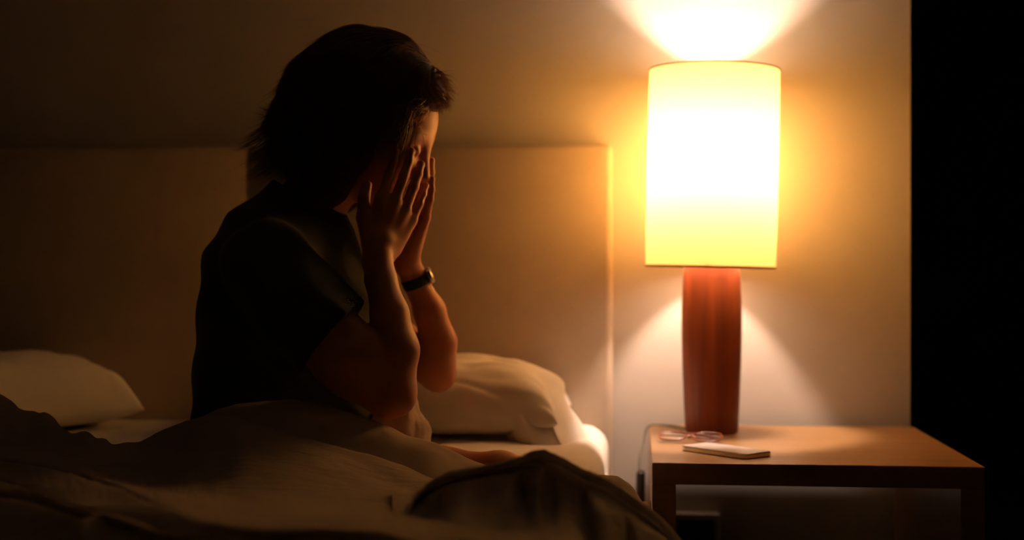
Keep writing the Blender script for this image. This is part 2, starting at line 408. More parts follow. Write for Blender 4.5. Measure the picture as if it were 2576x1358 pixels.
# ---- pillows
def pillow_geo(cx, cy, z0, sx, sy, th, seed, rot=0.0, tiltx=0.0, flap=None, n=90, wk=1.2):
    V = []; idx = {}
    def wr(u, v):
        p = Vector((u * 2.1 + seed, v * 2.0, seed * 1.7))
        w = 0.010 * noise.noise(p * 1.3) + 0.006 * noise.noise(p * 3.1)
        # creases that fan in from the short ends
        e = abs(u) ** 3
        w += 0.010 * e * math.sin(v * 9 + 2.5 * noise.noise(Vector((u * 2, v * 2, seed)))) * (1 - abs(v)) 
        cr = abs(noise.noise(Vector((u * 2.6 + v * 1.2 + seed * 3, v * 1.8 - u * 0.8, seed))))
        w -= 0.010 * max(0.0, 1 - cr / 0.09) * (0.35 + 0.65 * u * u)
        return w * wk
    Fs = []
    for side in (1, -1):
        for i in range(n + 1):
            for j in range(n + 1):
                u = -1 + 2 * i / n; v = -1 + 2 * j / n
                u = math.sin(u * math.pi / 2); v = math.sin(v * math.pi / 2)
                pinch = 1 - 0.07 * (v * v) * (abs(u) < 2)
                prof = (max(0, 1 - abs(u) ** 7)) ** 0.50 * (max(0, 1 - abs(v) ** 4.5)) ** 0.5
                x = u * sx * (1 - 0.05 * (1 - v * v)) ; y = v * sy * (1 - 0.06 * (1 - u * u))
                zz = th * (0.76 if side > 0 else -0.22) * prof
                zz += wr(u, v) * prof ** 0.5 * (1 if side > 0 else 0.3)
                z = zz
                q = Vector((x, y, z + th * 0.23))
                if side < 0 or True:
                    q.z = max(q.z, 0.001 + 0.0 * side)
                R = Matrix.Rotation(rot, 3, 'Z') @ Matrix.Rotation(tiltx, 3, 'X')
                q = R @ q
                V.append(Vector((cx, cy, z0)) + q)
        base = 0 if side > 0 else (n + 1) ** 2
        for i in range(n):
            for j in range(n):
                f = (base + i * (n + 1) + j, base + (i + 1) * (n + 1) + j, base + (i + 1) * (n + 1) + j + 1, base + i * (n + 1) + j + 1)
                Fs.append(f if side > 0 else f[::-1])
    return V, Fs

def pillow(name, label, geo, mat, group=None):
    V, Fs = geo
    o = mesh(name, V, Fs, mat)
    bm = bmesh.new(); bm.from_mesh(o.data); bmesh.ops.remove_doubles(bm, verts=bm.verts, dist=0.0006); bm.to_mesh(o.data); bm.free()
    o.data.polygons.foreach_set('use_smooth', [True] * len(o.data.polygons))
    return tag(o, label, 'pillow', group)

def recenter(o, p):
    p = Vector(p); o.data.transform(Matrix.Translation(-p)); o.location = p

pr = pillow('pillow', 'white pillow beside the lamp, behind the far elbow, brightly lit on top', pillow_geo(-0.47, 2.515, ZM + 0.004, 0.335, 0.17, 0.136, 3.3, rot=-0.02, tiltx=0.0), M['pillow'])
pl_ = pillow('pillow', 'dim white pillow at the left edge, wrinkled end towards the person', pillow_geo(-1.325, 2.395, ZM + 0.004, 0.34, 0.165, 0.14, 5.4, rot=0.72, wk=0.9), M['pillow'])

# loft of cross-wise lines into a cloth surface
def smooth1(a, k):
    if k <= 0: return a
    w = np.exp(-0.5 * (np.arange(-3 * k, 3 * k + 1) / k) ** 2); w /= w.sum()
    pad = np.concatenate([np.repeat(a[:1], 3 * k, 0), a, np.repeat(a[-1:], 3 * k, 0)])
    return np.stack([np.convolve(pad[:, c], w, 'valid') for c in range(a.shape[1])], 1)

def keep_above(q, p, zmin):
    lim = zmin(q[0]) if callable(zmin) else zmin
    if p.z >= lim or len(q) != 3: return Vector((p.x, p.y, max(p.z, lim))) if len(q) != 3 else p
    return P(q[0], q[1], q[2] * (H - lim) / (H - p.z))

def loft(lines, u0, u1, nu, per, sm=4, wrinkle=None, zmin=None):
    rows = []
    us = np.linspace(u0, u1, nu)
    for ln in lines:
        pts = [(q[0], P(*q) if len(q) == 3 else (P(*q[2:]) if len(q) == 5 else PX(q[0], q[2], q[3]))) for q in ln]
        if zmin: pts = [(q[0], keep_above(q, p[1], zmin)) for q, p in zip(ln, pts)]
        px = np.array([p[0] for p in pts]); xyz = np.array([tuple(p[1]) for p in pts])
        a = np.stack([np.interp(us, px, xyz[:, c]) for c in range(3)], 1)
        # x by true sight line so equal px stay equal
        rows.append(smooth1(a, sm))
    out = []
    n = len(rows)
    for i in range(n - 1):
        p0 = rows[max(i - 1, 0)]; p1 = rows[i]; p2 = rows[i + 1]; p3 = rows[min(i + 2, n - 1)]
        m1 = (p2 - p0) * 0.42; m2 = (p3 - p1) * 0.42
        for k in range(per):
            t = k / per
            h00 = 2 * t ** 3 - 3 * t ** 2 + 1; h10 = t ** 3 - 2 * t ** 2 + t; h01 = -2 * t ** 3 + 3 * t ** 2; h11 = t ** 3 - t ** 2
            out.append(h00 * p1 + h10 * m1 + h01 * p2 + h11 * m2)
    out.append(rows[-1])
    G = np.stack(out, 0)          # nv, nu, 3
    du = np.gradient(G, axis=1); dv_ = np.gradient(G, axis=0)
    Nn = np.cross(du, dv_); Nn /= (np.linalg.norm(Nn, axis=2, keepdims=True) + 1e-9)
    Nn[Nn[..., 2] < 0] *= 1
    if wrinkle:
        D = np.zeros(G.shape[:2])
        for i in range(G.shape[0]):
            for j in range(G.shape[1]):
                g = G[i, j]; D[i, j] = wrinkle(g[0], g[1], g[2], j / G.shape[1], i / G.shape[0])
        sgn = -1.0 if Nn[G.shape[0] // 2, G.shape[1] // 2, 2] < 0 else 1.0
        G = G + Nn * sgn * D[..., None]
    nv, nu_ = G.shape[:2]
    V = G.reshape(-1, 3)
    i, j = np.meshgrid(np.arange(nv - 1), np.arange(nu_ - 1), indexing='ij')
    a = (i * nu_ + j).ravel(); Q = np.stack([a, a + 1, a + nu_ + 1, a + nu_], 1)
    return V, Q

def join(geos):
    Vs = []; Qs = []; o = 0
    for V, Q in geos:
        Vs.append(V); Qs.append(Q + o); o += len(V)
    return np.concatenate(Vs), np.concatenate(Qs)

def wr_main(x, y, z, u, v):
    rf = math.exp(-((x + 0.90) / 0.13) ** 2) * math.exp(-((y - 1.95) / 0.05) ** 2)
    ruff = rf * (0.003 * math.sin(x * 150 + z * 30 + 3 * noise.noise(Vector((x * 9, z * 9, 1)))) + 0.004 * noise.noise(Vector((x * 60, z * 20, 5))))
    return ruff + wr_main0(x, y, z, u, v)
def wr_main0(x, y, z, u, v):
    a = 0.5 * (x + 0.6 * y)
    return (0.0035 * noise.noise(Vector((x * 7, y * 16 + x * 5, z * 12))) + 0.0018 * noise.noise(Vector((x * 16, y * 60 + x * 10, z * 50)))
            + 0.0007 * noise.noise(Vector((x * 60, y * 180, z * 180))))
def wr_hump(x, y, z, u, v):
    return (0.004 * noise.noise(Vector((x * 18 + z * 8, y * 10, z * 10 + 3))) + 0.0018 * noise.noise(Vector((x * 50 + z * 26, y * 30, z * 26)))
            + 0.0008 * noise.noise(Vector((x * 150, y * 80, z * 90))))

def shift(ln, dpy=0, dY=0): return [(a, b_ + dpy, c + dY) for a, b_, c in ln]
U0, U1 = -260, 1340
crestA = [(-260, 960, 2.0), (0, 992, 2.0), (40, 1020, 1.99), (62, 1036, 1.98), (112, 1034, 1.97), (150, 1070, 1.96), (170, 1085, 1.96), (230, 1090, 1.95), (285, 1116, 1.93), (345, 1110, 1.92), (400, 1086, 1.90), (470, 1062, 1.88), (520, 1050, 1.87), (585, 1048, 1.86), (650, 1068, 1.86), (720, 1089, 1.86), (800, 1108, 1.86), (880, 1133, 1.86), (1000, 1166, 1.86), (1095, 1202, 1.86), (1340, 1275, 1.86)]
base0 = [(a, 0, c + 0.09, 0.512) for a, b_, c in crestA]
back1 = [(a, 0, c + 0.035, P(a, b_, c).z - 0.018) for a, b_, c in crestA]
mid = [(-260, 1050, 1.91), (0, 1095, 1.91), (165, 1128, 1.88), (345, 1160, 1.84), (600, 1130, 1.79), (800, 1165, 1.78), (1000, 1215, 1.79), (1340, 1290, 1.80)]
mid2 = [(-260, 1085, 1.87), (0, 1130, 1.87), (165, 1160, 1.83), (345, 1205, 1.77), (600, 1250, 1.65), (800, 1262, 1.64), (1000, 1275, 1.70), (1340, 1330, 1.70)]
L1 = [(-260, 1100, 1.84), (0, 1155, 1.83), (170, 1185, 1.80), (300, 1226, 1.73), (400, 1268, 1.67), (500, 1310, 1.60), (600, 1326, 1.56), (800, 1330, 1.54), (960, 1335, 1.56), (1100, 1372, 1.60), (1340, 1420, 1.60)]
L2 = [(-260, 1150, 1.72), (0, 1205, 1.71), (60, 1224, 1.70), (130, 1258, 1.67), (200, 1280, 1.64), (260, 1288, 1.62), (350, 1318, 1.58), (430, 1345, 1.54), (600, 1350, 1.50), (800, 1347, 1.49), (960, 1350, 1.50), (1100, 1385, 1.52), (1340, 1430, 1.52)]
L3 = [(-260, 1200, 1.64), (0, 1246, 1.62), (90, 1262, 1.61), (160, 1288, 1.59), (205, 1302, 1.58), (245, 1292, 1.56), (290, 1291, 1.55), (350, 1316, 1.53), (430, 1362, 1.49), (600, 1378, 1.46), (830, 1356, 1.45), (1000, 1351, 1.40), (1100, 1352, 1.40), (1230, 1362, 1.40), (1340, 1372, 1.40)]
def crease(L, d=0.022, dy=0.03, f0=560, keep=0, zc=0.548):
    k = lambda a: 1 / (1 + math.exp((a - f0) / 35.0)) + keep / (1 + math.exp(-(a - 850) / 35.0))
    L = [(a, float(np.interp(a, [q[0] for q in L], [q[1] for q in L])), float(np.interp(a, [q[0] for q in L], [q[2] for q in L]))) for a in sorted(set([q[0] for q in L] + [520, 560, 600, 640, 680, 840, 880]))]
    L = [(a, b_, keep_above((a, b_, c), P(a, b_, c), zc).y) for a, b_, c in L]
    return [shift(L, -4, 0.0), [(a, 0, c - dy * 0.6, P(a, b_, c).z - d * k(a) - 0.001) for a, b_, c in L], [(a, b_ + 5 * k(a) + 6 * (1 - k(a)), c - dy * (1.0 + 0.6 * k(a))) for a, b_, c in L]]
L1b = shift(L1, 22, -0.06)
lines = [base0, back1, crestA, mid, mid2] + crease(L1, 0.028, 0.03, 600, 0, 0.552) + crease(L2, 0.024, 0.026, 560, 0, 0.549) + crease(L3, 0.024, 0.026, 480, 1, 0.546)
lines += [[(-260, 1330, 1.50), (0, 1370, 1.47), (430, 1440, 1.38), (800, 1430, 1.33), (1340, 1440, 1.31)], [(-260, 0, 1.30, 0.522), (1340, 0, 1.25, 0.522)], [(-260, 0, 1.0, 0.518), (1340, 0, 1.0, 0.518)]]
g_main = loft(lines, U0, U1, 520, 9, 4, wr_main, 0.521)

# pillow-case mouth hanging from the end of the bright pillow to the bed edge
fa = [(0, 1300, 908, 2.54), (1, 1370, 925, 2.53), (2, 1417, 962, 2.50), (3, 1424, 1010, 2.47), (4, 1470, 1085, 2.44), (5, 1503, 1140, 2.42), (6, 1528, 1200, 2.40)]
fb = [(0, 1285, 930, 2.47), (1, 1345, 965, 2.45), (2, 1372, 1010, 2.42), (3, 1386, 1055, 2.37), (4, 1410, 1100, 2.345), (5, 1440, 1145, 2.33), (6, 1468, 1205, 2.32)]
fc = [(0, 1262, 980, 2.40), (1, 1290, 1000, 2.38), (2, 1308, 1040, 2.35), (3, 1325, 1085, 2.335), (4, 1350, 1120, 2.325), (5, 1385, 1160, 2.315), (6, 1410, 1215, 2.31)]
w5 = lambda L, dY=0, dx=0, dp=0: [(a, 'p', b_ + dx, c + dp, d + dY) for a, b_, c, d in L]
V, Q = loft([w5(fa, 0.10, -10, 30), w5(fa, 0.03, -2, 4), w5(fa), w5(fb, -0.005), w5(fb, -0.012, -14, 6), w5(fc, -0.004), w5(fc, 0.02, -34, 4), w5(fc, 0.06, -50, 6)], 0, 6, 150, 12, 5, lambda x, y, z, u, v: 0.004 * noise.noise(Vector((x * 20, y * 20, z * 22))))
flapo = npmesh('pillow_case_mouth', V, Q, M['pillow'], pr); flapo['label'] = 'loose open end of the pillow case'

# the folded-back corner heaped nearest the table
HC = [(985, 1400), (1003, 1345), (1018, 1295), (1042, 1243), (1072, 1214), (1130, 1188), (1220, 1164), (1300, 1150), (1340, 1134), (1370, 1130), (1402, 1140), (1460, 1176), (1520, 1203), (1570, 1235), (1630, 1280), (1680, 1320), (1722, 1362), (1760, 1420)]
def hl(dp, Y, k=None): return [(x, y + (dp if k is None else dp * k(x)), Y if not callable(Y) else Y(x)) for x, y in HC]
lft = lambda x: 1.0 / (1 + math.exp((x - 1310) / 25.0))
def g(x, c, w): return math.exp(-((x - c) / w) ** 2)
hY = lambda x: 1.60 + 0.04 * max(0, (x - 1450) / 250)
h0 = [(x, 0, hY(x) + 0.13, 0.47 if x < 1500 else 0.40) for x, y in HC]
h1 = [(x, 0, hY(x) + 0.04, P(x, y, hY(x)).z - 0.022) for x, y in HC]
h2 = hl(0, hY)
h3 = hl(15, lambda x: hY(x) - 0.014)
h3b = hl(24, lambda x: hY(x) - 0.018 + 0.006 * lft(x))
h4 = [(x, y + 31, hY(x) + 0.022 * lft(x) - 0.024 * (1 - lft(x))) for x, y in HC]
h5 = [(x, y + 35 + 9 * (1 - lft(x)), hY(x) - 0.018 - 0.012 * (1 - lft(x)) + 0.02 * g(x, 1345, 22)) for x, y in HC]
def fold(x, f):
    return 1.7 * min(1, f * 2.2) * (0.055 * g(x, 1338 - 75 * f, 16) + 0.030 * g(x, 1372 + 40 * f, 13) - 0.020 * g(x, 1352 - 12 * f, 17) - 0.014 * g(x, 1300 - 90 * f, 30) - 0.018 * g(x, 1180 - 50 * f, 40) + 0.026 * g(x, 1115 - 10 * f, 15) + 0.022 * g(x, 1465 + 10 * f, 16) - 0.012 * g(x, 1510 + 10 * f, 22) + 0.018 * g(x, 1575 + 10 * f, 12))
HCd = [(float(x), float(np.interp(x, [q[0] for q in HC], [q[1] for q in HC]))) for x in range(985, 1761, 8)]
HC = HCd
def dd(y, f, lo): return y + (lo - y) * f
h6 = [(x, dd(y, 0.40, 1420), hY(x) - 0.060 + fold(x, 0.25)) for x, y in HC]
h7 = [(x, dd(y, 0.70, 1430), hY(x) - 0.095 + fold(x, 0.6)) for x, y in HC]
h8 = [(x, dd(y, 0.95, 1460), hY(x) - 0.125 + fold(x, 1.0)) for x, y in HC]
h9 = [(x, 1520, hY(x) - 0.19 + 0.5 * fold(x, 1.3)) for x, y in HC]
g_hump = loft([h0, h1, h2, h3, h3b, h4, h5, h6, h7, h8, h9], 985, 1760, 420, 14, 3, wr_hump, lambda x: 0.528 - 0.30 / (1 + math.exp(-(x - 1560) / 30.0)))
# a lower fold of it that shows behind, towards the table
HB = [(1400, 1215), (1470, 1203), (1510, 1196), (1550, 1200), (1588, 1220), (1612, 1256), (1630, 1310), (1640, 1380)]
g_back = loft([[(x, 0, 1.99, 0.47) for x, y in HB], [(x, y, 1.93) for x, y in HB], [(x, y + 20, 1.89) for x, y in HB], [(x, y + 60, 1.85) for x, y in HB], [(x, y + 120, 1.83) for x, y in HB]], 1400, 1640, 110, 10, 3, wr_hump)
V, Q = join([g_main, g_hump, g_back])
duvet = npmesh('duvet', V, Q, M['duvet'])
tag(duvet, 'crinkled beige gauze quilt heaped across the front of the bed', 'quilt')
# stitched seam running down the heap
def surf_pt(p, bv):
    q = bv.find_nearest(p); return q[0] + q[1] * (0.0015 if q[1].y < 0 else -0.0015)

# top sheet over the lap
SCR = [(430, 1100, 1.945), (500, 1054, 1.945), (540, 1036, 1.945), (600, 1019, 1.945), (680, 1011, 1.945), (740, 1010, 1.945), (800, 1018, 1.945), (850, 1030, 1.945), (930, 1058, 1.94), (1000, 1082, 1.94), (1025, 1096, 1.94), (1090, 1112, 1.94), (1130, 1132, 1.94), (1180, 1156, 1.94), (1230, 1174, 1.94), (1320, 1200, 1.94)]
s0 = [(a, 0, c + 0.07, 0.515) for a, b_, c in SCR]
s1 = [(a, 0, c + 0.025, max(0.515, P(a, b_, c).z - 0.008)) for a, b_, c in SCR]
s3 = [(a, b_ + 28, c - 0.035) for a, b_, c in SCR]
s4 = [(a, 0, c - 0.10, max(0.513, P(a, b_, c).z - 0.07)) for a, b_, c in SCR]
V, Q = loft([s0, s1, SCR, s3, s4], 430, 1320, 300, 12, 4, lambda x, y, z, u, v: 0.0025 * noise.noise(Vector((x * 14, y * 25, z * 22))) + 0.001 * noise.noise(Vector((x * 40, y * 60, z * 60))))
kc = p3_ = P(985, 1095, 2.17); kV = []; kn_ = 60
for i in range(kn_ + 1):
    for j in range(kn_ * 2):
        a = math.pi * i / kn_; b_ = math.pi * j / kn_
        d = Vector((math.sin(a) * math.cos(b_), math.sin(a) * math.sin(b_), math.cos(a)))
        w_ = 1 + 0.16 * noise.noise(d * 2.2) + 0.03 * noise.noise(d * 9)
        kV.append((kc.x + d.x * 0.062 * w_, kc.y + d.y * 0.06 * w_, kc.z - 0.01 + d.z * 0.085 * w_))
kQ = [(i * kn_ * 2 + j, (i + 1) * kn_ * 2 + j, (i + 1) * kn_ * 2 + (j + 1) % (kn_ * 2), i * kn_ * 2 + (j + 1) % (kn_ * 2)) for i in range(kn_) for j in range(kn_ * 2)]
V, Q = join([(V, Q), (np.array(kV), np.array(kQ))])
ts = npmesh('top_sheet', V, Q, M['topsheet'])
tag(ts, 'smooth pinkish-beige sheet drawn over the lap, behind the crinkled quilt', 'sheet')

# ------------------------------------------------------------------ implicit surfaces
class Field:
    def __init__(s, lo, hi, h):
        s.lo = np.array(lo, float); s.h = h
        s.n = np.ceil((np.array(hi) - s.lo) / h).astype(int) + 1
        s.D = np.full(tuple(s.n), 1.0, np.float32)
    def sub(s, lo, hi):
        a = np.clip(np.floor((np.array(lo) - s.lo) / s.h).astype(int), 0, s.n); b_ = np.clip(np.ceil((np.array(hi) - s.lo) / s.h).astype(int) + 1, 0, s.n)
        sl = tuple(slice(a[i], b_[i]) for i in range(3))
        ax = [s.lo[i] + s.h * np.arange(a[i], b_[i]) for i in range(3)]
        X, Y, Z = np.meshgrid(*ax, indexing='ij', sparse=False)
        return sl, X, Y, Z
    def add(s, fn, lo, hi, k=0.01):
        m = k * 1.5 + 0.01
        sl, X, Y, Z = s.sub(np.array(lo) - m, np.array(hi) + m)
        if X.size == 0: return
        d = fn(X, Y, Z).astype(np.float32); a = s.D[sl]
        if k > 0:
            hh = np.clip(0.5 + 0.5 * (a - d) / k, 0, 1); s.D[sl] = a * (1 - hh) + d * hh - k * hh * (1 - hh)
        else: s.D[sl] = np.minimum(a, d)
    def cut(s, fn, lo, hi, k=0.006):
        m = k * 1.5 + 0.01
        sl, X, Y, Z = s.sub(np.array(lo) - m, np.array(hi) + m)
        if X.size == 0: return
        d = -fn(X, Y, Z).astype(np.float32); a = s.D[sl]
        hh = np.clip(0.5 - 0.5 * (a - d) / k, 0, 1); s.D[sl] = a * (1 - hh) + d * hh + k * hh * (1 - hh)
    def cone(s, a, b_, ra, rb, k=0.01, sy=1.0, ym=0.0):
        a = np.array(a, float); b_ = np.array(b_, float); r = max(ra, rb)
        A = a.copy(); B = b_.copy(); A[1] = ym + (A[1] - ym) / sy; B[1] = ym + (B[1] - ym) / sy
        ab = B - A; L2_ = max(float(ab @ ab), 1e-12)
        def fn(X, Y, Z):
            Yp = ym + (Y - ym) / sy
            t = np.clip(((X - A[0]) * ab[0] + (Yp - A[1]) * ab[1] + (Z - A[2]) * ab[2]) / L2_, 0, 1)
            return np.sqrt((X - A[0] - t * ab[0]) ** 2 + (Yp - A[1] - t * ab[1]) ** 2 + (Z - A[2] - t * ab[2]) ** 2) - (ra + (rb - ra) * t)
        rr = np.array([r, r * sy, r]); s.add(fn, np.minimum(a, b_) - rr, np.maximum(a, b_) + rr, k)
    def chain(s, pts, rad, k=0.01, **kw):
        for i in range(len(pts) - 1): s.cone(pts[i], pts[i + 1], rad[i], rad[i + 1], k, **kw)
    def ell_fn(s, c, R, rad):
        c = np.array(c, float); R = np.array(R, float); rad = np.array(rad, float)     # R rows = local axes
        def fn(X, Y, Z):
            dx, dy, dz = X - c[0], Y - c[1], Z - c[2]
            q = [R[i][0] * dx + R[i][1] * dy + R[i][2] * dz for i in range(3)]
            k0 = np.sqrt(sum((q[i] / rad[i]) ** 2 for i in range(3))); k1 = np.sqrt(sum((q[i] / rad[i] ** 2) ** 2 for i in range(3))) + 1e-9
            return k0 * (k0 - 1) / k1
        return fn
    def ell(s, c, R, rad, k=0.01, cut=False):
        m = max(rad); c = np.array(c, float)
        (s.cut if cut else s.add)(s.ell_fn(c, R, rad), c - m, c + m, k)
    def surface(s):
        D = s.D; n = D.shape; ins = D < 0
        S = np.zeros(tuple(x - 1 for x in n), np.int8)
        for i in (0, 1):
            for j in (0, 1):
                for k in (0, 1): S += ins[i:n[0] - 1 + i, j:n[1] - 1 + j, k:n[2] - 1 + k]
        act = (S > 0) & (S < 8); ci = np.argwhere(act)
        idx = np.full(act.shape, -1, np.int64); idx[act] = np.arange(len(ci))
        acc = np.zeros((len(ci), 3)); cnt = np.zeros(len(ci))
        cor = [(0, 0, 0), (1, 0, 0), (0, 1, 0), (1, 1, 0), (0, 0, 1), (1, 0, 1), (0, 1, 1), (1, 1, 1)]
        for a in range(8):
            for b_ in range(a + 1, 8):
                if sum(abs(cor[a][q] - cor[b_][q]) for q in range(3)) != 1: continue
                da = D[ci[:, 0] + cor[a][0], ci[:, 1] + cor[a][1], ci[:, 2] + cor[a][2]].astype(float); db = D[ci[:, 0] + cor[b_][0], ci[:, 1] + cor[b_][1], ci[:, 2] + cor[b_][2]].astype(float)
                m = (da < 0) != (db < 0); t = np.where(m, da / np.where(m, da - db, 1), 0)
                p = np.array(cor[a]) + t[:, None] * (np.array(cor[b_]) - np.array(cor[a]))
                acc += p * m[:, None]; cnt += m
        V = s.lo + s.h * (ci + acc / cnt[:, None])
        Qs = []
        for ax in range(3):
            o1, o2 = (ax + 1) % 3, (ax + 2) % 3
            sl0 = [slice(1, -1)] * 3; sl1 = [slice(1, -1)] * 3; sl0[ax] = slice(0, -1); sl1[ax] = slice(1, None)
            A = ins[tuple(sl0)]; B = ins[tuple(sl1)]
            for sgn, mk in ((0, A & ~B), (1, ~A & B)):
                e = np.argwhere(mk); off = np.array([1, 1, 1]); off[ax] = 0; e = e + off
                q = []
                for (p1, p2) in ((0, 0), (1, 0), (1, 1), (0, 1)):
                    c = e.copy(); c[:, o1] -= p1; c[:, o2] -= p2; q.append(idx[c[:, 0], c[:, 1], c[:, 2]])
                q = np.stack(q, 1); q = q[:, ::-1] if sgn else q
                Qs.append(q[(q >= 0).all(1)])
        return V, np.concatenate(Qs)

I3 = np.eye(3)
YM = 2.17
# ---- head frame
AL = math.radians(25)
HCEN = np.array(P(938, 325, YM))
HF = np.array([math.cos(AL), 0.0, -math.sin(AL)]); HU = np.array([math.sin(AL), 0.0, math.cos(AL)]); HL = np.array([0, 1.0, 0])
HR = np.stack([HF, HL, HU])
def hp(f, l, u): return HCEN + HF * f + HL * l + HU * u

bd = Field((-0.95, 1.86, 0.48), (-0.09, 2.52, 1.19), 0.0027)
# skull, face, jaw
bd.ell(hp(-0.012, 0, 0.030), HR, (0.106, 0.078, 0.098), 0)
bd.ell(hp(0.028, 0, -0.010), HR, (0.070, 0.066, 0.105), 0.03)
bd.cone(hp(0.050, 0, -0.085), hp(0.066, 0, -0.108), 0.036, 0.021, 0.03)
for s_ in (1, -1):
    bd.cone(hp(-0.005, s_ * 0.052, -0.062), hp(0.055, s_ * 0.022, -0.102), 0.018, 0.016, 0.025)       # jaw line
    bd.ell(hp(0.064, s_ * 0.040, -0.028), HR, (0.022, 0.022, 0.020), 0.02)                            # cheek bone
    bd.cone(hp(0.084, s_ * 0.012, 0.020), hp(0.076, s_ * 0.046, 0.020), 0.010, 0.008, 0.012)          # brow
    bd.ell(hp(0.104, s_ * 0.031, -0.002), HR, (0.018, 0.017, 0.013), 0.012, cut=True)                 # socket
    bd.ell(hp(0.083, s_ * 0.031, -0.003), HR, (0.0125, 0.0135, 0.0115), 0.003)                        # closed eyelid
    bd.ell(hp(-0.008, s_ * 0.076, -0.008), HR, (0.016, 0.008, 0.030), 0.004)                          # ear
    bd.ell(hp(-0.002, s_ * 0.084, -0.004), HR, (0.008, 0.006, 0.016), 0.004, cut=True)
    bd.ell(hp(0.100, s_ * 0.012, -0.042), HR, (0.010, 0.0085, 0.008), 0.006)                          # nostril wing
    bd.ell(hp(0.106, s_ * 0.006, -0.051), HR, (0.006, 0.0035, 0.004), 0.002, cut=True)
bd.cone(hp(0.090, 0, 0.012), hp(0.112, 0, -0.036), 0.008, 0.0105, 0.012)                              # nose
bd.cone(hp(0.094, -0.016, -0.067), hp(0.094, 0.016, -0.067), 0.0065, 0.0065, 0.008)                   # lips
bd.cone(hp(0.093, -0.014, -0.079), hp(0.093, 0.014, -0.079), 0.007, 0.007, 0.008)
bd.cut(lambda X, Y, Z: np.maximum(np.abs((X - hp(0.1, 0, -0.073)[0]) * HU[0] + (Z - hp(0.1, 0, -0.073)[2]) * HU[2]) - 0.0012, np.sqrt((X - hp(0.104, 0, -0.073)[0]) ** 2 + (Y - YM) ** 2 * 0.35 + (Z - hp(0.104, 0, -0.073)[2]) ** 2) - 0.011), hp(0.085, -0.03, -0.09) - 0.01, hp(0.12, 0.03, -0.055) + 0.01, 0.002)
# neck and torso
p3 = lambda px, py, Y: np.array(P(px, py, Y))
bd.cone(p3(770, 540, YM), hp(-0.03, 0, -0.05), 0.058, 0.056, 0.02)
bd.chain([p3(690, 1130, YM), p3(690, 950, YM), p3(700, 800, YM), p3(712, 670, YM), p3(755, 570, YM)], [0.095, 0.088, 0.092, 0.092, 0.05], 0.03, sy=1.30, ym=YM)
# arms (near = her right)
Yn, Yf = 2.00, 2.32
bd.cone(p3(700, 640, YM), p3(690, 655, Yn + 0.02), 0.065, 0.055, 0.03)
bd.cone(p3(700, 640, YM), p3(705, 650, Yf), 0.065, 0.052, 0.03)
bd.chain([p3(680, 665, Yn), p3(780, 790, 1.99), p3(880, 905, 1.985), p3(972, 985, 1.99)], [0.056, 0.058, 0.053, 0.040], 0.02)
bd.cone(p3(985, 978, 1.99), p3(996, 993, 1.985), 0.036, 0.030, 0.02)
bd.chain([p3(990, 960, 1.99), p3(997, 880, 2.0), p3(980, 790, 2.015), p3(958, 705, 2.04), p3(951, 650, 2.055)], [0.034, 0.0345, 0.029, 0.024, 0.0235], 0.010)
bd.chain([p3(705, 650, Yf), p3(880, 780, Yf + 0.01), p3(1080, 915, 2.30)], [0.054, 0.052, 0.036], 0.02)
bd.cone(p3(1092, 920, 2.29), p3(1103, 946, 2.29), 0.033, 0.029, 0.018)
bd.chain([p3(1102, 925, 2.29), p3(1103, 860, 2.285), p3(1080, 780, 2.27), p3(1044, 705, 2.255), p3(1024, 652, 2.24)], [0.031, 0.0315, 0.027, 0.0215, 0.0215], 0.010)
# thighs under the covers, and the bare far shin that shows behind the heap
bd.chain([p3(690, 1150, 2.08), np.array(PX(880, 2.10, 0.53)), p3(1120, 1188, 2.05), p3(1260, 1192, 2.03), p3(1370, 1205, 2.00)], [0.08, 0.042, 0.036, 0.032, 0.024], 0.02)
# hands
def hand(W, tip, Ldir, side_n, curl):
    W = np.array(W); Dv = np.array(tip) - W; Dv /= np.linalg.norm(Dv)
    Lv = np.array(Ldir, float); Lv -= Dv * (Lv @ Dv); Lv /= np.linalg.norm(Lv)
    Nv = np.cross(Dv, Lv); Nv = Nv if Nv @ np.array(side_n) > 0 else -Nv       # back of the hand
    q = lambda d, l, n: W + Dv * d + Lv * l + Nv * n
    kn = [(0.088, -0.034, 0.001), (0.094, -0.0115, 0.004), (0.090, 0.011, 0.003), (0.081, 0.032, -0.001)]
    fl = [(0.040, 0.024, 0.020), (0.044, 0.027, 0.021), (0.041, 0.025, 0.020), (0.031, 0.019, 0.018)]
    sp_ = [-0.02, 0.0, 0.03, 0.08]
    bd.cone(q(-0.01, 0, 0), q(0.025, -0.006, 0), 0.022, 0.021, 0.008)
    for i, (d, l, n_) in enumerate(kn):
        bd.cone(q(0.012, l * 0.45, -0.002), q(d, l, n_ - 0.002), 0.0155, 0.0115 if i < 3 else 0.0105, 0.010)
    bd.cone(q(0.025, 0.024, -0.008), q(0.055, 0.026, -0.008), 0.013, 0.011, 0.01)      # heel of the hand
    for i in range(4):
        d, l, n_ = kn[i]; p = q(d, l, n_ - 0.001); a = curl[0]; r = 0.0092 if i < 3 else 0.0080
        for j in range(3):
            a2 = a + curl[j]
            dirv = Dv * math.cos(a2) - Nv * math.sin(a2) + Lv * sp_[i]; dirv /= np.linalg.norm(dirv)
            p2 = p + dirv * fl[i][j]; bd.cone(p, p2, r, r - 0.0008, 0.0025); bd.cone(p2, p2 + dirv * 1e-4, r - 0.0002, r - 0.0002, 0.002); r -= 0.0009; p = p2; a = a2
    # thumb leaving the side of the palm
    t0 = q(0.022, -0.020, -0.006); t1 = q(0.048, -0.043, -0.014); t2 = q(0.078, -0.053, -0.020); t3 = q(0.101, -0.054, -0.026)
    bd.chain([t0, t1], [0.017, 0.0125], 0.010); bd.chain([t1, t2, t3], [0.0112, 0.0098, 0.0082], 0.003)
